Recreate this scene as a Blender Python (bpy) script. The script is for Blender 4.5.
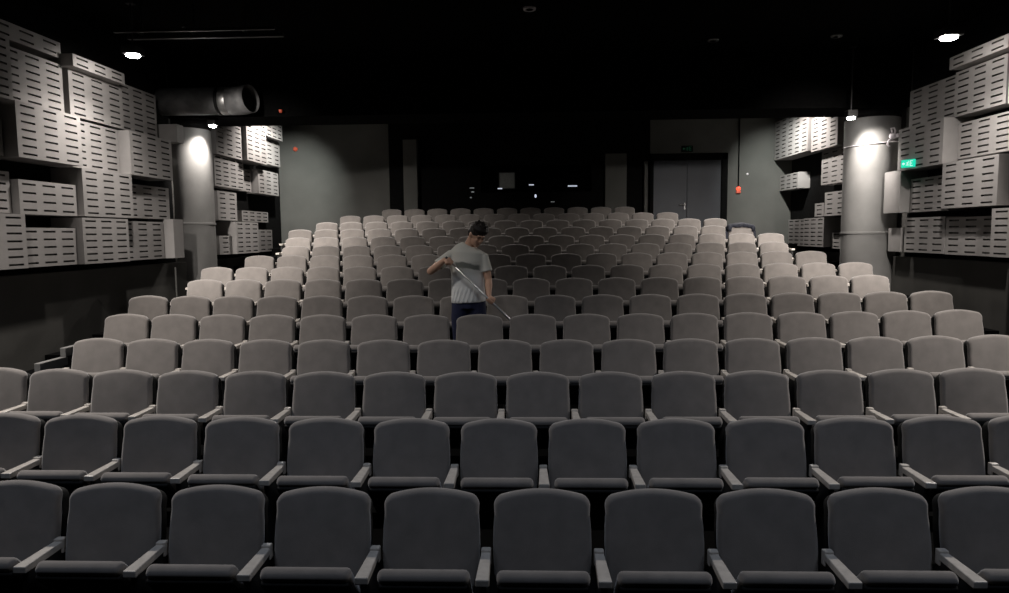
import bpy, bmesh, math, random
from mathutils import Vector, Matrix
random.seed(7)
for o in list(bpy.data.objects): bpy.data.objects.remove(o)
S = bpy.context.scene
COL = S.collection

# ------------------------------------------------------------------ camera
cam_d = bpy.data.cameras.new('camera'); cam = bpy.data.objects.new('camera', cam_d); COL.objects.link(cam)
cam_d.sensor_width = 36; cam_d.lens = 690/1009*36; cam_d.clip_start = .05
yaw, pitch, roll = -.0382, -.09, -.0095
fw = Vector((math.sin(yaw)*math.cos(pitch), math.cos(yaw)*math.cos(pitch), math.sin(pitch)))
r0 = Vector((math.cos(yaw), -math.sin(yaw), 0)); u0 = r0.cross(fw)
rr = r0*math.cos(roll)+u0*math.sin(roll); uu = -r0*math.sin(roll)+u0*math.cos(roll)
cam.matrix_world = Matrix(((rr.x, uu.x, -fw.x, -.047), (rr.y, uu.y, -fw.y, 0), (rr.z, uu.z, -fw.z, 2.226), (0, 0, 0, 1)))
S.camera = cam
# ------------------------------------------------------------------ world, exposure
S.view_settings.view_transform = 'Standard'; S.view_settings.look = 'None'
S.view_settings.gamma = 1; S.view_settings.use_curve_mapping = False; S.view_settings.exposure = 0
w = bpy.data.worlds.new('world'); S.world = w; w.use_nodes = True
w.node_tree.nodes['Background'].inputs[0].default_value = (.5, .6, .8, 1)
w.node_tree.nodes['Background'].inputs[1].default_value = .0

# ------------------------------------------------------------------ lights
def spot(name, loc, target, watts, size, blend, col, rad=.06):
    d = bpy.data.lights.new(name, 'SPOT'); d.energy = watts; d.spot_size = math.radians(size); d.spot_blend = blend
    d.color = col; d.shadow_soft_size = rad
    o = bpy.data.objects.new(name, d); COL.objects.link(o); o.location = loc
    o.rotation_euler = (Vector(target)-Vector(loc)).to_track_quat('-Z', 'Y').to_euler()
    return o
WARM = (1, .93, .87)
LF = (-5.29, 9.20, 4.64); RF = (5.26, 9.20, 4.66); LB = (-5.73, 12.40, 4.22); RB = (5.38, 12.10, 4.14)
W = dict(a=270, b2=1050, w=54, c2=230, i=330, j=430, k=560, e=660, f3=980, f4=600, m=800, g=92)
# each fixture throws several beams
for s, F, B in ((-1, LF, LB), (1, RF, RB)):
    F = (F[0], F[1], F[2]-.06); B = (B[0], B[1], B[2]-.06); O = (s*4.9, 5.6, 4.7); K = (s*5.2, 15.1, 4.95)
    spot('lamp_a', F, (F[0], F[1], 0), W['a'], 140, .8, WARM)               # front lamp: straight down
    spot('lamp_b2', F, (s*4.7, 13.5, 2.3), W['b2'], 44, 1, WARM)
    spot('lamp_w', F, (s*6.1, F[1]+.3, 3.4), W['w'], 150, .6, WARM)         # front lamp: wash over the acoustic wall
    spot('lamp_c2', B, (B[0]+s*.45, B[1]+.12, 3.6), W['c2']*(1.25 if s > 0 else 1), 84 if s > 0 else 70, 1, WARM)
    spot('lamp_i', K, (s*6.1, 15.3, 3.8), W['i'], 125, .8, WARM)            # lamp behind the bulkhead: boxes beyond the pillar
    spot('lamp_j', K, (s*6.15, 17.6, 3.2), W['j'], 66, 1, (.97, 1, .95))    # the same lamp: back wall
    spot('lamp_k', K, (s*3.6, 13.2, 1.5), W['k'], 120, 1, WARM)              # the same lamp: tops of the rear seats
    spot('lamp_m', F, (s*4.3, 14.6, 2.5), W['m'], 52, 1, WARM)
    spot('lamp_e', O, (s*4.5, 5.6, 0), W['e'], 130, 1, WARM)                # pair over the front rows, above the frame
    spot('lamp_f3', O, (s*4.7, 11.0, 1.7), W['f3'], 40, 1, WARM)
    spot('lamp_f4', O, (s*3.75, 10.8, 1.7), W['f4'], 50, 1, WARM)
spot('house_spot', (-1.3, 4.6, 5.1), (-.72, 7.6, 1.85), 55, 19, 1, (1, .97, .93), .1)  # added fill beam on the person; no such lamp in the room
for x in (-3.6, 0, 3.6): spot('stage_g', (x, 2.3, 5.0), (x, 3.8, .8), W['g'], 112, 1, (.72, .82, 1), .25)

# ------------------------------------------------------------------ materials
def mat(name, col, rough=.6, metal=0, noise=0, scale=20, bump=0, bscale=200, emit=None, estr=0, spec=.5, sheen=0):
    m = bpy.data.materials.new(name); m.use_nodes = True; N = m.node_tree.nodes; L = m.node_tree.links
    b = N['Principled BSDF']; b.inputs['Base Color'].default_value = (*col, 1); b.inputs['Roughness'].default_value = rough
    b.inputs['Metallic'].default_value = metal; b.inputs['Specular IOR Level'].default_value = spec
    if sheen: b.inputs['Sheen Weight'].default_value = sheen
    if emit: b.inputs['Emission Color'].default_value = (*emit, 1); b.inputs['Emission Strength'].default_value = estr
    tc = N.new('ShaderNodeTexCoord')
    if noise:
        n = N.new('ShaderNodeTexNoise'); n.inputs['Scale'].default_value = scale; n.inputs['Detail'].default_value = 5
        mr = N.new('ShaderNodeMapRange'); mr.inputs[1].default_value = .3; mr.inputs[2].default_value = .7
        mr.inputs[3].default_value = 1-noise; mr.inputs[4].default_value = 1+noise
        mx = N.new('ShaderNodeVectorMath'); mx.operation = 'SCALE'; mx.inputs[0].default_value = col
        oi = N.new('ShaderNodeObjectInfo'); ad = N.new('ShaderNodeVectorMath'); ad.operation = 'ADD'
        L.new(tc.outputs['Object'], ad.inputs[0]); L.new(oi.outputs['Location'], ad.inputs[1])
        L.new(ad.outputs[0], n.inputs['Vector']); L.new(n.outputs['Fac'], mr.inputs[0]); L.new(mr.outputs[0], mx.inputs['Scale'])
        L.new(mx.outputs[0], b.inputs['Base Color'])
    if bump:
        n2 = N.new('ShaderNodeTexNoise'); n2.inputs['Scale'].default_value = bscale; n2.inputs['Detail'].default_value = 3
        bp = N.new('ShaderNodeBump'); bp.inputs['Strength'].default_value = bump; bp.inputs['Distance'].default_value = .004
        L.new(tc.outputs['Object'], n2.inputs['Vector']); L.new(n2.outputs['Fac'], bp.inputs['Height']); L.new(bp.outputs[0], b.inputs['Normal'])
    return m
M = dict(
    fabric=mat('seat_fabric', (.235, .215, .20), .92, noise=.10, scale=9, bump=.25, bscale=260, spec=.15, sheen=.6),
    shell=mat('black_shell', (.005, .005, .005), .7, bump=.1, spec=.3),
    arm=mat('armrest_paint', (.58, .54, .49), .34, noise=.12, scale=30),
    post=mat('black_steel', (.01, .01, .01), .5, noise=.2),
    carpet=mat('black_carpet', (.004, .004, .004), .98, noise=.3, scale=60, bump=.5, spec=.05),
    ceil=mat('black_ceiling', (.003, .003, .003), .98, noise=.3, spec=.02),
    wallgrey=mat('dark_grey_wall', (.100, .100, .093), .8, noise=.10, scale=1.6, bump=.08, bscale=30, spec=.2),
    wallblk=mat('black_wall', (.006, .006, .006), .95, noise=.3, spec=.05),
    wallside=mat('dark_side_wall', (.07, .068, .063), .85, noise=.12, scale=2, bump=.08, bscale=30, spec=.15),
    pillar=mat('grey_plaster', (.20, .197, .19), .8, noise=.10, scale=3, bump=.1, bscale=40, spec=.2),
    panel=mat('acoustic_board', (.28, .268, .26), .75, noise=.08, scale=4, bump=.08, bscale=90, spec=.2),
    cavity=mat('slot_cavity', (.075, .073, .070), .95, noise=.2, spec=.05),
    duct=mat('duct_lining', (.13, .13, .13), .6, noise=.3, scale=7, bump=.5, bscale=18),
    band=mat('galvanised_band', (.42, .42, .41), .4, .8, noise=.15),
    door=mat('blue_grey_door', (.030, .035, .046), .55, noise=.1, scale=3),
    steel=mat('satin_steel', (.75, .75, .75), .28, .9, noise=.05),
    blackp=mat('black_plastic', (.01, .01, .01), .4, noise=.1),
    lens=mat('lamp_lens', (1, 1, 1), .4, noise=.01, emit=(1, .97, .94), estr=60),
    green=mat('exit_green', (.0, .35, .22), .4, noise=.05, emit=(.01, .62, .40), estr=1.0),
    greendim=mat('exit_green_dim', (.01, .03, .02), .4, noise=.05, emit=(.08, .5, .25), estr=.045),
    white=mat('pictogram_white', (.8, .9, .85), .4, noise=.02, emit=(.55, 1, .85), estr=.7),
    red=mat('red_plastic', (.5, .09, .05), .5, noise=.05, emit=(1, .15, .06), estr=.10),
    redled=mat('red_led', (.8, .04, .02), .3, noise=.05, emit=(1, .12, .06), estr=1.4),
    whitep=mat('white_plastic', (.62, .57, .60), .45, noise=.05),
    led=mat('indicator_white', (.8, .8, .85), .3, noise=.02, emit=(.75, .8, .95), estr=.55),
    leddim=mat('indicator_dim', (.5, .5, .5), .3, noise=.02, emit=(.7, .75, .8), estr=.12),
    glass=mat('booth_glass', (.002, .002, .002), .08, noise=.05, spec=.12),
    port=mat('port_panel', (.12, .12, .11), .6, noise=.2, emit=(.10, .10, .09), estr=.09),
    skin=mat('skin', (.66, .40, .28), .55, noise=.06, scale=20, spec=.35),
    hair=mat('dark_hair', (.016, .011, .009), .6, noise=.4, scale=60, bump=.8, bscale=120),
    navy=mat('navy_cotton', (.012, .016, .05), .9, noise=.2, scale=12, bump=.3, bscale=40),
    jacket=mat('navy_jacket', (.012, .014, .024), .8, noise=.25, scale=20, bump=.5, bscale=60),
    eye=mat('eye_lid', (.30, .17, .12), .3, noise=.05),
    lip=mat('lips', (.30, .12, .10), .5, noise=.05),
)
# grey t-shirt with darker sweat patches and a printed band across the chest
def shirt_mat():
    m = mat('grey_tshirt', (.42, .44, .44), .92, bump=.5, bscale=25, spec=.1)
    N = m.node_tree.nodes; L = m.node_tree.links; b = N['Principled BSDF']
    tc = N.new('ShaderNodeTexCoord'); sx = N.new('ShaderNodeSeparateXYZ'); L.new(tc.outputs['Object'], sx.inputs[0])
    n = N.new('ShaderNodeTexNoise'); n.inputs['Scale'].default_value = 9; L.new(tc.outputs['Object'], n.inputs['Vector'])
    # print: a band across the chest
    wob = N.new('ShaderNodeMath'); wob.operation = 'MULTIPLY_ADD'; wob.inputs[1].default_value = .05
    L.new(n.outputs['Fac'], wob.inputs[0]); L.new(sx.outputs['Z'], wob.inputs[2])
    sl = N.new('ShaderNodeMath'); sl.operation = 'MULTIPLY_ADD'; sl.inputs[1].default_value = .12
    L.new(sx.outputs['X'], sl.inputs[0]); L.new(wob.outputs[0], sl.inputs[2])
    df = N.new('ShaderNodeMath'); df.operation = 'SUBTRACT'; df.inputs[1].default_value = 1.315; L.new(sl.outputs[0], df.inputs[0])
    ab = N.new('ShaderNodeMath'); ab.operation = 'ABSOLUTE'; L.new(df.outputs[0], ab.inputs[0])
    rp = N.new('ShaderNodeMapRange'); rp.inputs[1].default_value = .022; rp.inputs[2].default_value = .038; rp.inputs[3].default_value = 1; rp.inputs[4].default_value = 0
    L.new(ab.outputs[0], rp.inputs[0])
    fy = N.new('ShaderNodeMapRange'); fy.inputs[1].default_value = -.02; fy.inputs[2].default_value = -.07; fy.inputs[3].default_value = 0; fy.inputs[4].default_value = 1
    L.new(sx.outputs['Y'], fy.inputs[0])
    ax = N.new('ShaderNodeMath'); ax.operation = 'ABSOLUTE'; L.new(sx.outputs['X'], ax.inputs[0])
    fx = N.new('ShaderNodeMapRange'); fx.inputs[1].default_value = .12; fx.inputs[2].default_value = .15; fx.inputs[3].default_value = 1; fx.inputs[4].default_value = 0
    L.new(ax.outputs[0], fx.inputs[0])
    m1 = N.new('ShaderNodeMath'); m1.operation = 'MULTIPLY'; L.new(rp.outputs[0], m1.inputs[0]); L.new(fy.outputs[0], m1.inputs[1])
    m2 = N.new('ShaderNodeMath'); m2.operation = 'MULTIPLY'; L.new(m1.outputs[0], m2.inputs[0]); L.new(fx.outputs[0], m2.inputs[1])
    # the upper half is a warmer grey than the lower half
    up = N.new('ShaderNodeMapRange'); up.inputs[1].default_value = 1.17; up.inputs[2].default_value = 1.30; L.new(wob.outputs[0], up.inputs[0])
    c1 = N.new('ShaderNodeMix'); c1.data_type = 'RGBA'; c1.inputs[6].default_value = (.82, .83, .82, 1); c1.inputs[7].default_value = (.68, .67, .61, 1)
    L.new(up.outputs[0], c1.inputs[0])
    c2 = N.new('ShaderNodeMix'); c2.data_type = 'RGBA'; c2.inputs[7].default_value = (.20, .21, .19, 1)
    L.new(m2.outputs[0], c2.inputs[0]); L.new(c1.outputs[2], c2.inputs[6]); L.new(c2.outputs[2], b.inputs['Base Color'])
    return m
M['shirt'] = shirt_mat()

# ------------------------------------------------------------------ mesh helpers
def obj(name, bm, m, parent=None, smooth=False, loc=None):
    me = bpy.data.meshes.new(name)
    bm.normal_update(); bm.to_mesh(me); bm.free()
    for x in (m if isinstance(m, (list, tuple)) else [m]): me.materials.append(x)
    if smooth:
        for p in me.polygons: p.use_smooth = True
    o = bpy.data.objects.new(name, me); COL.objects.link(o)
    if parent: o.parent = parent
    if loc: o.location = loc
    return o
def empty(name, loc=(0, 0, 0)):
    o = bpy.data.objects.new(name, None); COL.objects.link(o); o.location = loc; o.empty_display_size = .1
    return o
def tag(o, label=None, cat=None, group=None, kind=None):
    for k, v in (('label', label), ('category', cat), ('group', group), ('kind', kind)):
        if v: o[k] = v
    return o
def box(bm, x0, x1, y0, y1, z0, z1, bev=0, seg=2, mi=0):
    r = bmesh.ops.create_cube(bm, size=1)
    for v in r['verts']:
        v.co = Vector(((x0+x1)/2+v.co.x*(x1-x0), (y0+y1)/2+v.co.y*(y1-y0), (z0+z1)/2+v.co.z*(z1-z0)))
    fs = {f for v in r['verts'] for f in v.link_faces}
    for f in fs: f.material_index = mi
    if bev:
        es = {e for v in r['verts'] for e in v.link_edges}
        bmesh.ops.bevel(bm, geom=list(es), offset=bev, segments=seg, affect='EDGES', profile=.5)
def tube(bm, pts, rad, n=12, cap=True, flat=None):
    """round tube through pts, rad per point (float or list); flat scales the second axis"""
    pts = [Vector(p) for p in pts]; rings = []
    if not isinstance(rad, (list, tuple)): rad = [rad]*len(pts)
    ref = None
    for i, p in enumerate(pts):
        d = (pts[min(i+1, len(pts)-1)]-pts[max(i-1, 0)]).normalized()
        if ref is None:
            ref = Vector((0, 0, 1)) if abs(d.z) < .9 else Vector((0, 1, 0))
        a = d.cross(ref).normalized(); b = a.cross(d).normalized(); ref = b
        r1 = rad[i]; r2 = r1*(flat[i] if isinstance(flat, (list, tuple)) else (flat or 1))
        rings.append([bm.verts.new(p+a*(r1*math.cos(t))+b*(r2*math.sin(t))) for t in [2*math.pi*k/n for k in range(n)]])
    for q, w2 in zip(rings, rings[1:]):
        for k in range(n): bm.faces.new((q[k], q[(k+1) % n], w2[(k+1) % n], w2[k]))
    if cap:
        bm.faces.new(list(reversed(rings[0]))); bm.faces.new(rings[-1])
    return rings
def lathe(bm, c, prof, n=24, axis='Z'):
    rings = []
    for r, h in prof:
        ring = []
        for k in range(n):
            t = 2*math.pi*k/n; p = (r*math.cos(t), r*math.sin(t), h)
            if axis == 'Y': p = (p[0], p[2], p[1])
            if axis == 'X': p = (p[2], p[0], p[1])
            ring.append(bm.verts.new(Vector(c)+Vector(p)))
        rings.append(ring)
    for a, b in zip(rings, rings[1:]):
        for k in range(n): bm.faces.new((a[k], a[(k+1) % n], b[(k+1) % n], b[k]))
    bm.faces.new(list(reversed(rings[0]))); bm.faces.new(rings[-1])
    bmesh.ops.recalc_face_normals(bm, faces=bm.faces[:])
def ellipsoid(bm, c, rx, ry, rz, seg=20, rot=None):
    r = bmesh.ops.create_uvsphere(bm, u_segments=seg, v_segments=seg//2+2, radius=1)
    for v in r['verts']:
        p = Vector((v.co.x*rx, v.co.y*ry, v.co.z*rz))
        if rot: p = rot @ p
        v.co = p+Vector(c)
    return r['verts']

# ------------------------------------------------------------------ rows (top centre of the backrests)
RY = [3.386, 4.301, 5.267, 6.218, 7.175, 8.115, 9.067, 10.044, 11.017, 11.971, 12.925, 13.874, 14.82, 15.775, 16.61]
RZ = [.944, 1.058, 1.167, 1.274, 1.396, 1.514, 1.653, 1.777, 1.92, 2.057, 2.208, 2.369, 2.531, 2.695, 2.862]
RX = [.003, .025, .003, -.005, -.027, -.043, -.039, -.05, -.041, -.027, -.028, -.033, -.021, -.02, -.041]
RJ = [(-5, 4), (-6.5, 5.5), (-8, 6), (-7.5, 7.5), (-8, 8), (-8.5, 8.5), (-8, 8), (-8.5, 8.5), (-8, 8), (-7.5, 7.5), (-8, 8), (-8.5, 7.5), (-8, 7), (-7.5, 5.5), (-6, 4)]
PITCH = .56; BOW = .01123; SEATH = .92
YB = 17.6; XW = 6.45; ZC = 5.3

# ------------------------------------------------------------------ the setting
bm = bmesh.new()   # stepped black floor: one profile extruded across the room
prof = [(-3, 0)]
for i in range(15):
    y = RY[i]-.52
    if i: prof += [(y, RZ[i-1]-SEATH), (y, RZ[i]-SEATH)]
    else: prof += [(y, 0), (y, RZ[0]-SEATH)]
prof += [(YB+.3, RZ[-1]-SEATH)]
va = [bm.verts.new((-XW-.2, y, z)) for y, z in prof]; vb = [bm.verts.new((XW+.2, y, z)) for y, z in prof]
for i in range(len(prof)-1): bm.faces.new((va[i], vb[i], vb[i+1], va[i+1]))
bot = [bm.verts.new((-XW-.2, YB+.3, -.2)), bm.verts.new((XW+.2, YB+.3, -.2)), bm.verts.new((XW+.2, -3, -.2)), bm.verts.new((-XW-.2, -3, -.2))]
bm.faces.new(bot); bm.faces.new((va[-1], vb[-1], bot[1], bot[0])); bm.faces.new((vb[0], va[0], bot[3], bot[2]))
bm.faces.new([*va, bot[0], bot[3]]); bm.faces.new([*reversed(vb), bot[2], bot[1]])
bmesh.ops.recalc_face_normals(bm, faces=bm.faces[:])
tag(obj('floor', bm, M['carpet']), kind='structure')
bm = bmesh.new(); box(bm, -XW-.2, XW+.2, -3, YB+.3, ZC, ZC+.2); tag(obj('ceiling', bm, M['ceil']), kind='structure')
bm = bmesh.new(); box(bm, -XW-.2, XW+.2, -3.2, -3, -.2, ZC+.2); tag(obj('wall_front', bm, M['wallblk']), kind='structure')
for s, nm in ((-1, 'wall_left'), (1, 'wall_right')):
    bm = bmesh.new()
    a, b = sorted((s*XW, s*(XW+.2))); box(bm, a, b, -3, YB+.2, -.2, ZC+.1)
    a, b = sorted((s*6.30, s*XW)); box(bm, a, b, -3, YB, -.1, 1.78)
    tag(obj(nm, bm, M['wallside']), kind='structure')
    for y0, y1 in ((6.8, 12.2), (13.0, 17.55)):       # black boarding behind the acoustic boxes
        bm = bmesh.new(); a, b = sorted((s*6.43, s*XW)); box(bm, a, b, y0, y1, 1.781, ZC)
        tag(obj('trim_1', bm, M['wallblk']), kind='structure')
# back wall: grey flanks, black booth front and painted shade between them, opening for the double door on the right
bm = bmesh.new()
box(bm, -XW, -3.62, YB, YB+.2, -.1, ZC)
box(bm, 4.87, XW, YB, YB+.2, -.1, ZC)
box(bm, 2.95, 4.87, YB, YB+.2, 4.2, ZC)
tag(obj('wall_back', bm, M['wallgrey']), kind='structure')
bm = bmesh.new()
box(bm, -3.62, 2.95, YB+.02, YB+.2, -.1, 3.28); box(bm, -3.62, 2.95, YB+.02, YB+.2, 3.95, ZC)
box(bm, -3.62, -1.3, YB+.02, YB+.2, 3.28, 3.95); box(bm, 1.5, 2.95, YB+.02, YB+.2, 3.28, 3.95)  # left end is black where the light fades: shade put into the colour
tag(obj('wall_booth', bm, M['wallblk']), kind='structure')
bm = bmesh.new(); box(bm, -1.3, 1.5, YB+.1, YB+.12, 3.28, 3.95); wn = tag(obj('window_1', bm, M['glass']), kind='structure')
bm = bmesh.new(); box(bm, -3.22, -2.87, YB-.22, YB+.05, 1.9, 4.6, .01); tag(obj('pier', bm, M['wallgrey']), kind='structure')
bm = bmesh.new(); box(bm, 1.83, 2.36, YB-.1, YB+.05, 1.9, 4.2, .01); tag(obj('pier', bm, M['wallgrey']), kind='structure')
bm = bmesh.new(); box(bm, 2.80, 2.88, YB-.12, YB+.04, 1.9, 4.0, .006); tag(obj('trim_2', bm, M['wallgrey']), kind='structure')
# beam with a lit lower flange
bm = bmesh.new(); box(bm, -XW, XW, 12.26, 13.2, 4.36, ZC, .01); box(bm, -XW, XW, 12.24, 13.24, 4.33, 4.36)
tag(obj('ceiling_beam', bm, M['ceil']), kind='structure')
# double door
d = empty('door_1', (3.88, YB, 1.94)); tag(d, kind='structure')
bm = bmesh.new()
box(bm, -.93, -.84, -.04, .12, 0, 2.22, .006); box(bm, .84, .99, -.04, .12, 0, 2.25, .006); box(bm, -.93, .99, -.04, .12, 2.08, 2.25, .006)
obj('door_frame', bm, M['wallblk'], d)
for a, b in ((-.84, -.004), (.004, .84)):
    bm = bmesh.new(); box(bm, a, b, .02, .07, .005, 2.08, .004)
    lf = obj('door_leaf', bm, M['door'], d)
    if a > -.1: continue
    bm = bmesh.new(); box(bm, -.065, -.04, .005, .02, .86, 1.03, .004)
    tube(bm, [(-.052, .02, .98), (-.052, -.045, .98)], .011); tube(bm, [(-.052, -.045, .98), (-.19, -.045, .98)], .010); lathe(bm, (-.052, 0, .88), [(.018, .012), (.018, -.012)], 12, 'Y')
    obj('door_handle', bm, M['band'], lf)

# pillars with a seam ring
for s, x, zr, nm in ((-1, -6.42, 2.47, 'left'), (1, 6.05, 2.19, 'right')):
    bm = bmesh.new(); lathe(bm, (x, 12.75, 0), [(.45, 1.0), (.45, zr-.02), (.465, zr-.015), (.465, zr+.015), (.45, zr+.02), (.45, 4.19), (.44, 4.192)], 48)
    o = tag(obj('pillar', bm, M['pillar'], smooth=True), kind='structure')
    mod = o.modifiers.new('e', 'EDGE_SPLIT'); mod.split_angle = math.radians(35)
    bm = bmesh.new(); lathe(bm, (x, 12.75, 0), [(.452, 4.19), (.452, 4.33)], 48); tag(obj('trim_3', bm, M['wallblk'], smooth=True), kind='structure')
bm = bmesh.new(); tube(bm, [(6.05+.464*math.cos(t), 12.75+.464*math.sin(t), 3.74+.03*math.cos(t*1.0)) for t in [math.radians(175+i*10) for i in range(17)]], .008, 6)
tag(obj('cable', bm, M['whitep'], smooth=True), 'thin pale cable looped round the upper part of the right pillar', 'cable')

# ------------------------------------------------------------------ slotted acoustic boxes
def slot_box(s, face, y0, y1, z0, z1, slots=True):
    """box standing out from the wall; its front sheet is cut by rows of slots"""
    bm = bmesh.new(); W = y1-y0; Hh = z1-z0; dep = XW-.02-face; t = .035
    def P(u, v, q): return bm.verts.new((s*(face+q), u, v))
    if slots and W > .3:
        nc = max(1, round(W/.385)); nr = max(1, round(Hh/.092))
        us = [0]; cw = W/nc; sl = min(.235, cw*.66)
        for i in range(nc): us += [i*cw+(cw-sl)/2, i*cw+(cw+sl)/2]
        us.append(W); vs = [0]; rh = Hh/nr
        for j in range(nr): vs += [j*rh+rh/2-.0115, j*rh+rh/2+.0115]
        vs.append(Hh)
    else: us = [0, W]; vs = [0, Hh]
    g = [[P(y0+u, z0+v, 0) for v in vs] for u in us]
    for i in range(len(us)-1):
        for j in range(len(vs)-1):
            q = (g[i][j], g[i+1][j], g[i+1][j+1], g[i][j+1])
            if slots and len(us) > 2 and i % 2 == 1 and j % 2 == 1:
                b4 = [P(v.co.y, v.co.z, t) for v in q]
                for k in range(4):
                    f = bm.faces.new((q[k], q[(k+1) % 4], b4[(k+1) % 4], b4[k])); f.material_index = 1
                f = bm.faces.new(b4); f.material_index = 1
            else: bm.faces.new(q)
    # sides and back
    n, m = len(us), len(vs)
    bk = [P(y0, z0, dep), P(y1, z0, dep), P(y1, z1, dep), P(y0, z1, dep)]
    bm.faces.new([g[i][0] for i in range(n)]+[bk[1], bk[0]])
    bm.faces.new([g[n-1][j] for j in range(m)]+[bk[2], bk[1]])
    bm.faces.new([g[i][m-1] for i in range(n-1, -1, -1)]+[bk[3], bk[2]])
    bm.faces.new([g[0][j] for j in range(m-1, -1, -1)]+[bk[0], bk[3]])
    bm.faces.new(bk)
    bmesh.ops.recalc_face_normals(bm, faces=bm.faces[:])
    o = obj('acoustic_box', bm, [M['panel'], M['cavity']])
    c = Vector((s*face, (y0+y1)/2, z0))      # origin at the box's foot
    o.data.transform(Matrix.Translation(-c)); o.location = c
    return o
TIER = ['bottom tier', 'second tier from the bottom', 'middle tier', 'second tier from the top', 'top tier']
def panels(s, section, lst, group):
    """lst: (tier, face, y0, y1, z0, z1, slots); labels count along each tier away from the camera"""
    side = 'left' if s < 0 else 'right'
    ORD = ['nearest', 'second nearest', 'third nearest', 'fourth nearest', 'fifth nearest', 'sixth nearest']
    for t in range(5):
        row = sorted([q for q in lst if q[0] == t], key=lambda q: q[2])
        for i, q in enumerate(row):
            o = slot_box(s, *q[1:6], slots=q[6] if len(q) > 6 else True)
            plain = len(q) > 6 and not q[6]
            pos = (ORD[i] if i < len(row)-1 or len(row) < 2 else 'farthest') if len(row) > 1 else 'only one'
            where = 'before the %s pillar' % side if section == 'front' else 'beyond the %s pillar' % side
            tt = ['lowest tier', 'second-lowest tier', 'middle tier', 'second-highest tier', 'highest tier'][t]
            lab = '%s grey acoustic box %s, %s, %s' % ('plain' if plain else 'slotted', where, tt, pos)
            tag(o, lab, 'acoustic panel', group)
Z0, Z1, Z2, Z3, Z4 = 1.88, 2.525, 3.18, 3.845, 4.51
panels(-1, 'front', [
    (4, 6.15, 7.0, 9.02, 4.56, 4.76), (4, 5.98, 9.0, 10.15, 4.465, 4.62), (3, 6.22, 10.35, 11.42, 3.86, 4.56),
    (3, 6.00, 6.85, 7.92, 3.82, 4.52), (3, 6.15, 7.94, 9.02, 3.85, 4.48), (3, 6.13, 9.11, 10.32, 3.85, 4.46),
    (3, 6.00, 11.64, 11.86, 3.83, 4.13, False),
    (2, 6.00, 7.94, 9.10, 3.18, 3.83), (2, 6.16, 9.13, 10.20, 3.18, 3.82), (2, 6.00, 10.22, 11.43, 3.17, 3.82), (2, 6.15, 6.85, 7.90, 3.19, 3.62),
    (1, 6.15, 6.9, 7.96, 2.53, 3.01), (1, 6.09, 8.02, 9.06, 2.52, 2.93), (1, 6.00, 9.07, 10.22, 2.52, 3.16), (1, 6.15, 10.24, 11.55, 2.53, 3.05),
    (0, 6.00, 6.85, 7.97, 1.88, 2.515), (0, 6.09, 7.99, 9.0, 1.88, 2.36), (0, 6.00, 9.01, 10.06, 1.88, 2.50), (0, 6.15, 10.08, 11.32, 1.88, 2.48),
    (0, 6.00, 11.36, 11.68, 1.88, 2.53, False)], 'acoustic boxes on the near left wall')
panels(-1, 'back', [
    (4, 6.00, 15.67, 16.68, 4.50, 4.86), (3, 6.09, 13.3, 14.52, 3.83, 4.50), (3, 6.00, 14.54, 15.64, 3.84, 4.70), (3, 6.15, 15.98, 16.88, 3.91, 4.49),
    (2, 6.15, 13.3, 14.67, 3.22, 3.82), (2, 6.30, 14.70, 15.42, 3.22, 3.70), (2, 6.15, 15.47, 16.71, 3.2, 3.74),
    (1, 6.09, 13.25, 14.12, 2.555, 3.12), (1, 6.32, 14.9, 16.4, 2.56, 2.80),
    (0, 6.09, 13.24, 13.80, 1.88, 2.25), (0, 6.00, 13.83, 14.97, 1.88, 2.53), (0, 6.15, 15.02, 16.17, 1.88, 2.38)], 'acoustic boxes on the far left wall')
panels(1, 'front', [
    (4, 6.00, 8.0, 9.18, 4.53, 4.70), (4, 6.00, 9.20, 10.43, 4.52, 4.69), (3, 6.22, 10.55, 11.86, 3.90, 4.50), (3, 6.15, 9.42, 10.52, 3.865, 4.50), (3, 6.15, 8.1, 9.38, 3.85, 4.50),
    (2, 6.00, 10.50, 11.74, 3.195, 3.865), (2, 6.18, 9.3, 10.45, 3.25, 3.76), (2, 6.12, 8.1, 9.2, 3.21, 3.84),
    (1, 6.00, 9.26, 10.48, 2.54, 3.20), (1, 6.15, 10.55, 11.60, 2.52, 3.05), (1, 6.00, 11.63, 12.14, 2.52, 3.21, False), (1, 6.10, 8.0, 9.12, 2.54, 3.15),
    (0, 6.15, 10.61, 11.73, 1.87, 2.43), (0, 6.15, 9.41, 10.59, 1.865, 2.41), (0, 6.00, 8.2, 9.34, 1.87, 2.50), (0, 6.15, 11.84, 12.24, 1.87, 2.27, False)],
    'acoustic boxes on the near right wall')
panels(1, 'back', [
    (3, 6.00, 15.50, 17.56, 3.98, 4.90), (3, 6.00, 14.04, 15.31, 3.92, 4.62), (2, 6.15, 13.85, 15.11, 3.20, 3.89), (2, 6.15, 16.40, 17.56, 3.23, 3.60),
    (1, 6.00, 13.57, 14.53, 2.535, 3.01), (1, 6.00, 14.56, 15.02, 2.535, 2.81),
    (0, 6.00, 14.54, 15.60, 1.9, 2.51), (0, 6.06, 15.63, 16.66, 1.9, 2.5), (0, 6.15, 13.6, 14.50, 1.87, 2.20)], 'acoustic boxes on the far right wall')

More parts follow.
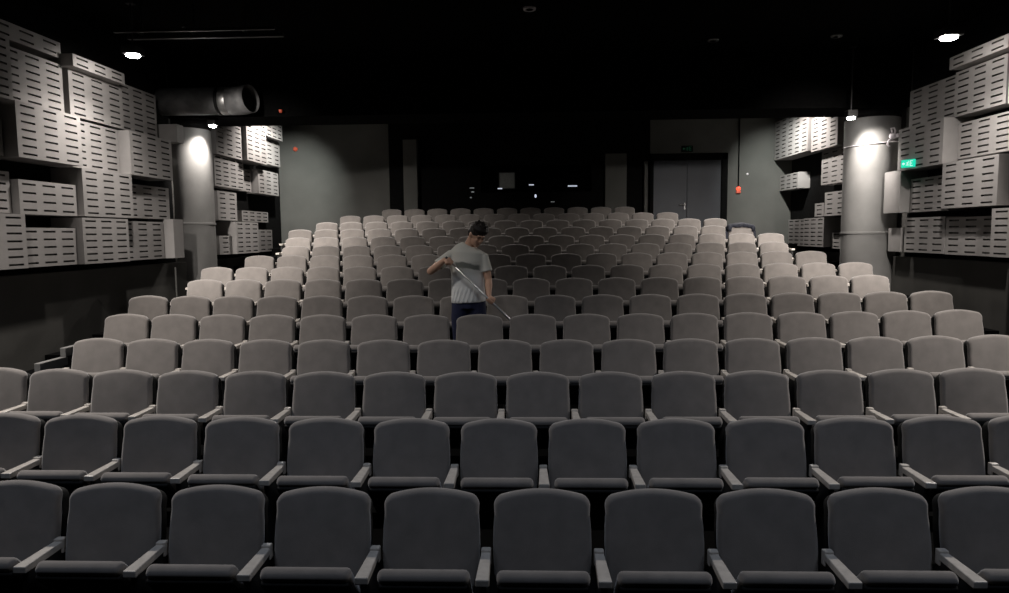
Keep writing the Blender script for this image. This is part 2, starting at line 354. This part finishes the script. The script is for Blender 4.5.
# ------------------------------------------------------------------ seats
def backrest_outline(grow=0, n=8):
    """half widths of the pad by height; returns the closed outline (x, z), z=0 at the very top"""
    hw = .2415+grow; rc = .058; dome = .024; H = .50+grow
    pts = []
    # right side up from the bottom, rounded corner, domed top, mirrored
    side = [(.205, -H), (.226, -.46), (.243, -.40), (.2455, -.33), (.2475, -.26), (.245, -.18), (.240, -.12)]
    side = [(x+grow, z) for x, z in side]
    cx = hw-rc
    for i in range(n+1):
        t = math.radians(8+64*i/n); side.append((cx+rc*math.cos(t)*1.0+.002*(1-i/n), -dome-rc+.004*0+rc*math.sin(t)+grow))
    top = []
    for i in range(1, 8):
        xe = cx+rc*math.cos(math.radians(72)); ze = -dome-rc+rc*math.sin(math.radians(72)); x = xe*(1-i/8); top.append((x, ze*(x/xe)**2+grow))
    r = side+top+[(0, grow)]
    l = [(-x, z) for x, z in reversed(r[:-1])]
    return r+l
def pad(outline, y0, y1, bev, seg=3, tilt=0, bulge=0):
    bm = bmesh.new()
    vs = [bm.verts.new((x, y0, z)) for x, z in outline]
    f = bm.faces.new(vs); ex = bmesh.ops.extrude_face_region(bm, geom=[f])
    vv = [e for e in ex['geom'] if isinstance(e, bmesh.types.BMVert)]
    for v in vv: v.co.y = y1
    bmesh.ops.recalc_face_normals(bm, faces=bm.faces[:])
    if bev:
        es = [e for e in bm.edges if abs(e.verts[0].co.y-e.verts[1].co.y) < 1e-6]
        bmesh.ops.bevel(bm, geom=es, offset=bev, segments=seg, affect='EDGES', profile=.5)
    for v in bm.verts:
        v.co.y += v.co.z*tilt
    return bm
TILT = .20
def make_seat(left_end=False):
    r = empty('theatre_seat')
    # origin on the floor below the backrest top; top of backrest at z=SEATH, seat faces -Y
    bm = pad(backrest_outline(), 0, .06, .026, 5, TILT); bmesh.ops.translate(bm, verts=bm.verts[:], vec=(0, -.012, SEATH-.006))
    obj('backrest', bm, M['fabric'], r, True)
    bm = pad(backrest_outline(-.006), .040, .100, .012, 2, TILT); bmesh.ops.translate(bm, verts=bm.verts[:], vec=(0, 0, SEATH-.034))
    obj('back_shell', bm, M['shell'], r, True)
    # half-tipped cushion: a slab hinged at the backrest, its front roll uppermost
    q = math.radians(48); dv = Vector((0, -math.cos(q), math.sin(q))); nv = Vector((0, math.sin(q), math.cos(q))); P = Vector((0, -.300, .652))
    def slab(bm, hw, l0, l1, t0, t1, bev, seg):
        box(bm, -hw, hw, l0, l1, t0, t1, bev, seg)          # y runs back along the seat, z is the depth below its upper face
        for v in bm.verts: v.co = Vector((v.co.x, 0, 0))+P-dv*v.co.y-nv*v.co.z
        bmesh.ops.recalc_face_normals(bm, faces=bm.faces[:])
    bm = bmesh.new(); slab(bm, .218, 0, .33, 0, .068, .030, 6)
    obj('seat_cushion', bm, M['fabric'], r, True)
    bm = bmesh.new(); slab(bm, .212, .034, .33, .052, .088, .012, 3)
    obj('seat_pan', bm, M['shell'], r, True)
    for s in ((-1, 1) if left_end else (1,)):
        bm = bmesh.new(); x = s*.28
        box(bm, x-.032, x+.032, -.375, -.09, .594, .630, .006, 2)
        for v in bm.verts:                        # narrower towards the backrest
            v.co.x = x+(v.co.x-x)*(1-.28*(v.co.y+.375)/.285)
        box(bm, x-.024, x+.024, -.10, -.06, .565, .642, .006, 2)
        obj('armrest', bm, M['arm'], r)
        bm = bmesh.new(); box(bm, x-.016, x+.016, -.34, -.05, .012, .594, .006); box(bm, x-.028, x+.028, -.36, .02, 0, .014, .003)
        obj('support_leg', bm, M['post'], r)
    return r
def dup(root, loc):
    r = root.copy(); COL.objects.link(r); r.location = loc
    for ch in root.children:
        c = ch.copy(); COL.objects.link(c); c.parent = r
    return r
proto = make_seat(); proto_end = make_seat(True)
ORD = ['', 'first', 'second', 'third', 'fourth', 'fifth', 'sixth', 'seventh', 'eighth', 'ninth', 'tenth']
seats = {}
for i in range(15):
    j0, j1 = RJ[i]; n = int(j1-j0)+1
    row = 'front row' if i == 0 else ('%s row from the front' % ORD[i+1] if i < 8 else ('%s row from the back' % ORD[15-i] if i < 14 else 'back row'))
    for q in range(n):
        j = j0+q; x = j*PITCH+RX[i]; y = RY[i]+BOW*x*x
        src = proto_end if q == 0 else proto
        if q == 0 and i == 0: o = proto_end; o.location = (x, y, RZ[i]-SEATH)
        elif q == 1 and i == 0: o = proto; o.location = (x, y, RZ[i]-SEATH)
        else: o = dup(src, (x, y, RZ[i]-SEATH))
        k = q+1; kr = n-q
        if k == kr: pos = 'middle'
        elif k < kr: pos = 'leftmost' if k == 1 else '%s from the left' % ORD[k]
        else: pos = 'rightmost' if kr == 1 else '%s from the right' % ORD[kr]
        tag(o, 'grey tip-up cinema seat, %s, %s' % (pos, row), 'seat', 'tip-up cinema seats')
        seats[(i+1, j)] = o

# navy jacket over one backrest on the right
o = seats[(12, 7.5)].location
jk = empty('jacket', (o.x, o.y, o.z+SEATH)); tag(jk, 'navy jacket draped over the top of a seat back near the right wall', 'jacket')
bm = bmesh.new()
ol = [(x, z) for x, z in backrest_outline(.012) if z > -.17]
prf = [(-.055, -.055), (-.052, .006), (-.02, .028), (.04, .034), (.11, .030), (.150, -.03), (.160, -.14)]
rg = []
for x, z in ol:
    L = math.hypot(x, z+.2) or 1; nx, nz = x/L, (z+.2)/L; wob = .008*math.sin(x*60)+.006*math.sin(x*23+z*40)
    ring = []
    for yy, off in prf:
        if off < -.02 and yy > .1: pz = z+off-abs(wob)*2; px = x*1.02
        else: px = x+nx*(off+wob*.6); pz = z+nz*(off+wob*.6)
        ring.append(bm.verts.new((px, yy+pz*TILT*.9+wob, pz)))
    rg.append(ring)
for a, b in zip(rg, rg[1:]):
    for k in range(len(prf)-1): bm.faces.new((a[k], b[k], b[k+1], a[k+1]))
jo = obj('jacket_body', bm, M['jacket'], jk, True)
sm = jo.modifiers.new('s', 'SOLIDIFY'); sm.thickness = .014; sm.offset = 1
bm = bmesh.new(); tube(bm, [(-.255, .03, -.05), (-.275, .0, -.16), (-.272, .0, -.27), (-.268, .0, -.36)], [.03, .038, .034, .03], 10, flat=.6)
obj('sleeve', bm, M['jacket'], jk, True)
bm = bmesh.new(); tube(bm, [(.25, .03, -.05), (.272, .01, -.15), (.275, .0, -.26)], [.03, .036, .03], 10, flat=.6)
obj('sleeve', bm, M['jacket'], jk, True)

# stair rail at the left aisle
sr = empty('stair_rail', (-4.86, 6.9, RZ[3]-SEATH)); tag(sr, 'low grey steel rail beside the left aisle stairs next to the seats', 'rail')
bm = bmesh.new(); box(bm, -.03, .03, -.06, .42, .66, .75, .006); box(bm, -.03, .03, -.44, -.03, .57, .66, .006); obj('rail_bar', bm, M['pillar'], sr)
bm = bmesh.new(); box(bm, -.02, .02, -.06, -.02, 0, .66, .003); obj('post', bm, M['post'], sr)
bm = bmesh.new(); box(bm, -.02, .02, .30, .34, RZ[4]-RZ[3], .66, .003); obj('post', bm, M['post'], sr)

# ------------------------------------------------------------------ lamps
def lamp(loc, label, size=.12):
    top = ZC if loc[1] < 12.2 else 4.33
    e = empty('ceiling_lamp', loc); tag(e, label, 'lamp', 'lit ceiling lamps')
    bm = bmesh.new(); box(bm, -size*.62, size*.62, -size*.62, size*.62, .0, .09, .008)
    for k in range(7): box(bm, -size*.6, size*.6, -size*.5+k*size*.16, -size*.5+k*size*.16+.006, .09, .115)
    obj('lamp_housing', bm, M['post'], e)
    bm = bmesh.new(); lathe(bm, (0, 0, 0), [(size*.34, -.035), (size*.5, -.02), (size*.5, .002)], 20); obj('lamp_lens', bm, M['lens'], e, True)
    bm = bmesh.new(); tube(bm, [(0, 0, .1), (0, 0, top-loc[2])], .012, 8); box(bm, -.05, .05, -.05, .05, top-loc[2]-.012, top-loc[2])
    obj('hanging_rod', bm, M['post'], e)
lamp(LF, 'glaring ceiling lamp above the left acoustic wall, near a dark duct', .17)
lamp(RF, 'brightest glaring ceiling lamp above the near right acoustic wall', .20)
lamp(LB, 'small bright lamp beside the top of the left pillar under the duct', .12)
lamp(RB, 'small bright lamp beside the top of the right pillar', .13)

# faint track near the left lamp
bm = bmesh.new(); box(bm, -.9, 1.2, -.03, .03, 0, .05, .004); box(bm, -.9, 1.2, -.34, -.30, 0, .04, .004)
for x in (-.7, 0, .7): box(bm, x-.01, x+.01, -.32, .02, .05, .07); box(bm, x-.008, x+.008, -.01, .01, .05, ZC-4.86-.002)
tag(obj('lighting_track', bm, M['blackp'], loc=(-4.5, 9.3, 4.86)), 'dark twin lighting track on the ceiling above the left lamp', 'track')
for px, py, lab in ((-.04, 9.75, 'unlit round downlight at the top centre of the dark ceiling'), (2.9, 11.5, 'unlit downlight in the dark ceiling, left of the pair at right'), (4.8, 11.4, 'unlit downlight in the dark ceiling, nearest the bright right lamp')):
    e = empty('downlight', (px, py, ZC)); tag(e, lab, 'downlight', 'unlit ceiling downlights')
    bm = bmesh.new(); lathe(bm, (0, 0, 0), [(.05, -.02), (.085, -.025), (.09, 0)], 20); obj('trim_ring', bm, M['whitep'] if px < 0 else M['band'], e, True)
    bm = bmesh.new(); lathe(bm, (0, 0, 0), [(.04, -.028), (.05, -.024), (.05, -.015)], 16); obj('bulb', bm, M['glass'], e, True)

# ventilation duct at the left
dc = empty('ventilation_duct', (-6.42, 11.97, 4.56)); tag(dc, 'thick round dark grey ventilation duct sticking out above the left pillar', 'duct')
bm = bmesh.new(); tube(bm, [(0, 0, 0), (.25, 0, .0), (1.02, 0, .0)], [.225, .23, .23], 32); obj('duct_pipe', bm, M['duct'], dc, True)
bm = bmesh.new(); tube(bm, [(1.02, 0, 0), (1.022, 0, 0), (1.07, 0, 0), (1.072, 0, 0)], [.23, .243, .243, .23], 32, False); obj('clamp_ring', bm, M['shell'], dc, True)
bm = bmesh.new(); tube(bm, [(1.07, 0, 0), (1.09, 0, 0), (1.2, 0, 0), (1.22, 0, 0)], [.225, .235, .235, .225], 32, False); obj('metal_collar', bm, M['band'], dc, True)
bm = bmesh.new(); tube(bm, [(1.2, 0, 0), (1.34, 0, 0), (1.46, -.02, .01), (1.60, -.06, .02)], [.226, .228, .232, .225], 32, False)
fl = obj('flexible_end', bm, M['duct'], dc, True); sd = fl.modifiers.new('s', 'SOLIDIFY'); sd.thickness = .012
bm = bmesh.new(); tube(bm, [(1.42, -.01, .01), (1.50, -.03, .015)], [.20, .20], 24); obj('inner_damper', bm, M['shell'], dc)  # black disc put in as the dark inside the open mouth

# ------------------------------------------------------------------ signs and small fittings
def exit_sign(loc, facing, gm, wm, label, sc_=1):
    e = empty('exit_sign', loc); tag(e, label, 'sign')
    bm = bmesh.new(); box(bm, -.14, .14, -.0, .035, -.075, .075, .006); box(bm, .02, .06, .03, .20, -.02, .02); obj('sign_body', bm, gm, e)
    bm = bmesh.new()
    # arrow, running figure, doorway
    for pts in ([(-.115, .0), (-.085, .03), (-.085, .012), (-.055, .012), (-.055, -.012), (-.085, -.012), (-.085, -.03)],
                [(-.03, .015), (.0, .028), (.018, .02), (.03, .005), (.024, .0), (.012, .012), (.006, -.006), (.022, -.02), (.016, -.048), (.006, -.046), (.01, -.024), (-.006, -.014), (-.016, -.036), (-.034, -.036), (-.032, -.028), (-.02, -.026), (-.01, -.002), (-.006, .014), (-.026, .006)],
                [(.05, -.05), (.05, .05), (.11, .05), (.11, .038), (.064, .038), (.064, .006), (.095, .006), (.095, -.006), (.064, -.006), (.064, -.038), (.11, -.038), (.11, -.05)]):
        vs = [bm.verts.new((x, -.003, z)) for x, z in pts]; f = bm.faces.new(vs)
        ex = bmesh.ops.extrude_face_region(bm, geom=[f])
        for v in ex['geom']:
            if isinstance(v, bmesh.types.BMVert): v.co.y += .004
    lathe(bm, (.018, -.001, .040), [(.009, -.002), (.009, .002)], 12, 'Y')
    obj('pictogram', bm, wm, e); e.rotation_euler = (0, 0, facing); e.scale = (sc_, 1, sc_)
exit_sign((5.900, 11.251, 3.276), math.radians(-66), M['green'], M['white'], 'glowing green exit sign with white running figure on the near right wall', .82)
exit_sign((3.86, YB-.04, 4.30), 0, M['wallblk'], M['greendim'], 'dim dark exit sign above the double door at the back')
al = empty('alarm_beacon', (5.14, YB, 3.27)); tag(al, 'red wall alarm beacon right of the back door with a cable running up', 'alarm')
bm = bmesh.new(); lathe(bm, (0, -.045, .03), [(.05, .045), (.052, 0), (.04, -.03), (.015, -.045)], 20, 'Y'); obj('beacon_dome', bm, M['redled'], al, True)
bm = bmesh.new(); box(bm, -.055, .055, -.05, 0, -.08, -.02, .008); obj('beacon_base', bm, M['red'], al)
bm = bmesh.new(); tube(bm, [(0, -.015, .08), (0, -.015, 1.9)], .016, 8); obj('conduit', bm, M['wallblk'], al, True)
bm = bmesh.new(); lathe(bm, (0, -.012, 0), [(.028, .012), (.028, 0), (.012, -.014)], 14, 'Y'); tag(obj('wall_button', bm, M['whitep'], loc=(5.36, YB, 3.66)), 'tiny white fitting on the back wall above the red beacon', 'fitting')
bm = bmesh.new(); lathe(bm, (0, -.03, 0), [(.055, .03), (.055, 0), (.03, -.03)], 18, 'Y'); tag(obj('alarm_button', bm, M['red'], loc=(-6.0, YB, 4.43)), 'round orange red alarm button high on the back wall at left', 'alarm')
bm = bmesh.new(); lathe(bm, (0, 0, 0), [(.028, .035), (.028, 0), (.016, -.016)], 18); tag(obj('smoke_detector', bm, M['red'], loc=(-4.41, 12.18, 4.40)), 'small red lit detector on the beam right of the duct', 'detector')
bm = bmesh.new(); lathe(bm, (0, 0, 0), [(.006, .0), (.006, .014)], 8)
# security camera by the right pillar
sc = empty('security_camera', (5.98, 11.80, 3.78)); tag(sc, 'small white security camera with a curled cable beside the right pillar', 'camera')
bm = bmesh.new(); tube(bm, [(-.02, .0, 0), (-.02, .09, .01)], .045, 16); obj('camera_body', bm, M['whitep'], sc, True)
bm = bmesh.new(); tube(bm, [(0, .05, .02), (.03, .07, .09), (.0, .06, .14), (-.06, .04, .13), (-.03, .05, .06)], .014, 8); obj('bracket', bm, M['whitep'], sc, True)
bm = bmesh.new(); tube(bm, [(-.03, .02, -.03), (-.09, .03, -.07), (-.11, .03, -.13), (-.08, .03, -.17)], .018, 8); obj('cable', bm, M['whitep'], sc, True)
bm = bmesh.new(); box(bm, -.01, .10, -.075, -.03, -.03, .03, .004); obj('mounting_plate', bm, M['whitep'], sc)
# thin vertical pole by the left pillar
bm = bmesh.new(); tube(bm, [(0, 0, 0), (0, 0, .72)], .014, 8); lathe(bm, (0, 0, 0), [(.05, 0), (.05, .012)], 12)
tag(obj('pole', bm, M['wallgrey'], loc=(-6.05, 11.45, RZ[8]-SEATH)), 'thin upright grey pole against the dark lower wall before the left pillar', 'pole')

# projection booth: port, and glass reflections put in as small glowing boxes
pp = empty('projection_port', (-.63, YB+.09, 3.58)); tag(pp, 'dim grey square projection port in the black back wall', 'window')
bm = bmesh.new(); box(bm, -.20, .20, -.03, 0, -.20, .20, .008); obj('port_panel', bm, M['port'], pp)
bm = bmesh.new()
for a, b, c_, d_ in ((-.215, -.19, -.215, .215), (.19, .215, -.215, .215), (-.215, .215, -.215, -.19), (-.215, .215, .19, .215)): box(bm, a, b, -.045, -.03, c_, d_, .003)
obj('port_frame', bm, M['post'], pp)
bm = bmesh.new(); box(bm, -.24, -.12, -.05, -.03, -.215, -.185, .006); obj('lit_ledge', bm, M['led'], pp)  # brightness on the ledge put in as glow
for x, z, wd, h, mm, lab in ((.085, 3.46, .13, .03, 'led', 'short flat white light right of the projection port'), (.19, 3.18, .05, .08, 'led', 'small round white light low in the booth'),
                             (1.12, 3.42, .24, .035, 'led', 'long flat white light at right in the booth'), (-1.42, 3.40, .12, .025, 'leddim', 'upper faint streak of light left of the port'),
                             (-1.40, 3.30, .08, .03, 'leddim', 'middle faint light left of the port'), (-1.45, 3.16, .05, .03, 'leddim', 'lowest faint light left of the port'),
                             (.62, 2.98+.05, .10, .02, 'leddim', 'very faint low streak of light in the booth')):
    bm = bmesh.new(); box(bm, -wd/2, wd/2, -.03, 0, -h/2, h/2, min(wd, h)*.4, 3)
    tag(obj('indicator_light', bm, M[mm], loc=(x-.1, YB+.02, z)), lab, 'light', 'small booth lights')

# ------------------------------------------------------------------ the man with the mop
def remesh(bm, name, m, parent, vox, smooth_it=4, cut=None):
    me = bpy.data.meshes.new(name); bmesh.ops.recalc_face_normals(bm, faces=bm.faces[:]); bm.to_mesh(me); bm.free()
    o = bpy.data.objects.new(name, me); COL.objects.link(o)
    md = o.modifiers.new('r', 'REMESH'); md.mode = 'VOXEL'; md.voxel_size = vox; md.use_smooth_shade = True
    if smooth_it:
        s_ = o.modifiers.new('s', 'SMOOTH'); s_.factor = .5; s_.iterations = smooth_it
    dg = bpy.context.evaluated_depsgraph_get(); dg.update()
    nm = bpy.data.meshes.new_from_object(o.evaluated_get(dg))
    o.modifiers.clear(); o.data = nm; nm.materials.clear(); nm.materials.append(m)
    for p in nm.polygons: p.use_smooth = True
    o.parent = parent
    return o
FZ = RZ[5]-SEATH
MX, MY = -.735, 7.60
man = empty('person', (MX, MY, FZ))
tag(man, 'dark-haired person in grey t-shirt and navy trousers, bending over a long pole among the seats', 'person')
# joint positions, local to the feet (x right in the picture, -y towards the camera)
SH_L = (-.190, -.02, 1.405); EL_L = (-.405, -.13, 1.235); WR_L = (-.215, -.235, 1.375)
SH_R = (.175, -.02, 1.375); EL_R = (.225, -.05, 1.13); WR_R = (.235, -.20, .965)
head_c = Vector((.110, -.085, 1.625)); HR = Matrix.Rotation(math.radians(38), 3, 'Z') @ Matrix.Rotation(math.radians(30), 3, 'X')
HR = Matrix.Rotation(math.radians(8), 3, 'Y') @ HR
bm = bmesh.new()
# torso (pelvis to neck)
tube(bm, [(0, 0, .84), (0, 0, .95), (-.005, 0, 1.08), (-.008, -.005, 1.22), (-.008, -.01, 1.36), (-.005, -.005, 1.46), (.01, -.01, 1.515)],
     [.15, .16, .145, .155, .175, .15, .06], 24, flat=[.68, .68, .66, .66, .64, .6, .9])
tube(bm, [(.005, 0, 1.46), (.03, -.015, 1.54), (.07, -.04, 1.61)], [.065, .056, .055], 16)
for sh, el, wr in ((SH_L, EL_L, WR_L), (SH_R, EL_R, WR_R)):
    s_, e_, w_ = Vector(sh), Vector(el), Vector(wr)
    tube(bm, [s_*.6+Vector((0, 0, s_.z*.4)), s_, s_.lerp(e_, .4), s_.lerp(e_, .8), e_, e_.lerp(w_, .3), e_.lerp(w_, .75), w_], [.05, .056, .051, .043, .040, .043, .031, .027], 14)
for s in (-1, 1):
    tube(bm, [(s*.085, 0, .88), (s*.10, -.005, .70), (s*.105, -.01, .50), (s*.11, .01, .30), (s*.115, .02, .12), (s*.115, .03, .05)], [.095, .085, .06, .058, .042, .04], 14)
    tube(bm, [(s*.115, .05, .045), (s*.12, -.05, .04), (s*.13, -.17, .03)], [.04, .042, .034], 12, flat=.7)
# head
def hp(x, y, z): return head_c+HR @ Vector((x, y, z))
ellipsoid(bm, hp(0, .012, .025), .076, .096, .10, 24, HR)
ellipsoid(bm, hp(0, -.022, -.045), .058, .070, .075, 20, HR)
ellipsoid(bm, hp(0, -.062, -.092), .028, .026, .022, 12, HR)         # chin
ellipsoid(bm, hp(0, -.080, .030), .052, .018, .014, 12, HR)          # brow
tube(bm, [hp(0, -.086, .018), hp(0, -.105, -.018), hp(0, -.092, -.030)], [.009, .014, .012], 10)   # nose
ellipsoid(bm, hp(.03, -.070, -.02), .02, .02, .022, 10, HR); ellipsoid(bm, hp(-.03, -.070, -.02), .02, .02, .022, 10, HR)
for s in (-1, 1): ellipsoid(bm, hp(s*.078, .012, -.008), .012, .024, .034, 12, HR)
# hands: a palm, four curled fingers round the pole and a thumb
P1 = Vector((-.196, -.240, 1.370)); P2 = Vector((.245, -.215, .930)); ax = (P2-P1).normalized()
def hand(wr, c, side):
    c = Vector(c); wr = Vector(wr); out = (c-wr); out = (out-ax*out.dot(ax)).normalized(); nn = ax.cross(out).normalized()*side
    # palm lies beside the pole; fingers go over and round it
    pc = c-out*.020+nn*.026
    tube(bm, [wr, wr.lerp(pc, .6), pc-ax*0, pc+out*.022], [.026, .032, .040, .034], 12, flat=.6)
    for k in range(4):
        off = ax*((k-1.5)*.021); L = [1, 1.08, 1.0, .82][k]; r = .0092-.0006*k
        b = pc+off+out*.02
        tube(bm, [b-out*.02, b+out*.016*L, b+out*.022*L-nn*.026*L, c+off+out*.014-nn*.024, c+off-out*.012-nn*.022], [r*1.1, r*1.05, r, r*.95, r*.8], 8)
    t0 = pc-ax*.034-out*.012
    tube(bm, [t0, t0-ax*.018+out*.012-nn*.012, t0-ax*.012+out*.022-nn*.034, t0-ax*.002+out*.026-nn*.052], [.013, .0125, .011, .009], 8)
H1 = P1+ax*.03; H2 = P1+ax*((Vector(WR_R)-P1).dot(ax)+.045)
hand(WR_L, H1, 1); hand(WR_R, H2, -1)
body = remesh(bm, 'body', M['skin'], man, .0065, 3)
# hair: cap over the skull with a fringe
bm = bmesh.new()
ellipsoid(bm, hp(0, .022, .050), .090, .105, .092, 24, HR)
ellipsoid(bm, hp(0, .070, -.005), .078, .055, .08, 20, HR)
for k in range(26):
    t = math.radians(-78+156*k/25); rad = .088
    x, y = rad*math.sin(t), -.085*math.cos(t)+.01
    tube(bm, [hp(x*.75, y*.6, .12), hp(x*1.0, y*1.02, .09), hp(x*1.06, y*1.10-.002, .062+.010*math.sin(k*2.3))], [.02, .018, .008], 6)
for k in range(24):
    a = k*2.4; q = .055*math.sqrt(k/24); tube(bm, [hp(q*math.cos(a), q*math.sin(a)+.015, .11), hp(q*1.35*math.cos(a), q*1.35*math.sin(a)+.01, .145+.008*math.sin(k*1.7))], [.022, .009], 6)
hair = remesh(bm, 'hair', M['hair'], man, .006, 1)
bm = bmesh.new()
for s in (-1, 1): ellipsoid(bm, hp(s*.030, -.080, .006), .013, .008, .007, 12, HR)
obj('eyes', bm, M['eye'], man, True)
bm = bmesh.new()
for s in (-1, 1): tube(bm, [hp(s*.014, -.097, .030), hp(s*.032, -.093, .034), hp(s*.048, -.080, .028)], [.004, .005, .003], 6)
obj('eyebrows', bm, M['hair'], man, True)
bm = bmesh.new(); tube(bm, [hp(-.022, -.082, -.058), hp(0, -.092, -.056), hp(.022, -.082, -.058)], [.003, .007, .003], 8, flat=.7); obj('mouth', bm, M['lip'], man, True)
# t-shirt with sleeves
bm = bmesh.new()
tube(bm, [(.0, .0, .885), (-.002, .0, .93), (-.006, 0, 1.05), (-.008, -.005, 1.20), (-.008, -.01, 1.34), (-.006, -.006, 1.44), (.0, -.008, 1.495), (.012, -.012, 1.522)],
     [.192, .192, .184, .182, .200, .198, .135, .078], 28, flat=[.72, .72, .72, .70, .66, .60, .66, .95])
for sh, el in ((SH_L, EL_L), (SH_R, EL_R)):
    s_, e_ = Vector(sh), Vector(el)
    tube(bm, [s_*.55+Vector((0, 0, s_.z*.45)), s_, s_.lerp(e_, .35), s_.lerp(e_, .62)], [.060, .062, .062, .066], 16)
for k in range(9):      # folds at the waist
    a = math.radians(-150+k*15); tube(bm, [(.188*math.cos(a)-.01, .135*math.sin(a), .90), (.180*math.cos(a+.2)-.01, .130*math.sin(a+.2), 1.02), (.172*math.cos(a+.35), .12*math.sin(a+.35), 1.12)], [.012, .012, .004], 6)
remesh(bm, 'tshirt', M['shirt'], man, .009, 3)
# trousers and shoes
bm = bmesh.new()
tube(bm, [(0, 0, .82), (0, 0, .90), (0, 0, 1.0)], [.170, .172, .160], 24, flat=.72)
for s in (-1, 1): tube(bm, [(s*.082, 0, .90), (s*.10, -.005, .70), (s*.105, -.01, .50), (s*.11, .01, .28), (s*.115, .02, .09)], [.105, .10, .078, .074, .072], 16)
remesh(bm, 'trousers', M['navy'], man, .01, 3)
for s in (-1, 1):
    bm = bmesh.new(); tube(bm, [(s*.115, .085, .045), (s*.115, .02, .05), (s*.12, -.08, .045), (s*.13, -.19, .035)], [.03, .048, .048, .036], 14, flat=.8)
    box(bm, s*.122-.05, s*.122+.05, -.21, .10, 0, .022, .008); obj('shoe', bm, M['blackp'], man, True)
# mop: world = man's feet + local
A = P1-ax*.03; tdn = (A.z-.07)/-ax.z; Bm = A+ax*tdn
mop = empty('mop', (MX+Bm.x, MY+Bm.y, FZ)); tag(mop, 'long silver pole of a mop held slantwise by the person', 'mop')
org = Vector((Bm.x, Bm.y, 0))
bm = bmesh.new(); tube(bm, [A-org, Bm-org], .0125, 12); obj('handle', bm, M['steel'], mop, True)
bm = bmesh.new(); tube(bm, [A-org-ax*.004, A-org+ax*.05], .0145, 12); obj('grip', bm, M['blackp'], mop, True)
bm = bmesh.new(); box(bm, -.16, .16, -.05, .05, .005, .045, .012); box(bm, -.03, .03, -.03, .03, .045, .08, .006); obj('mop_head', bm, M['navy'], mop)
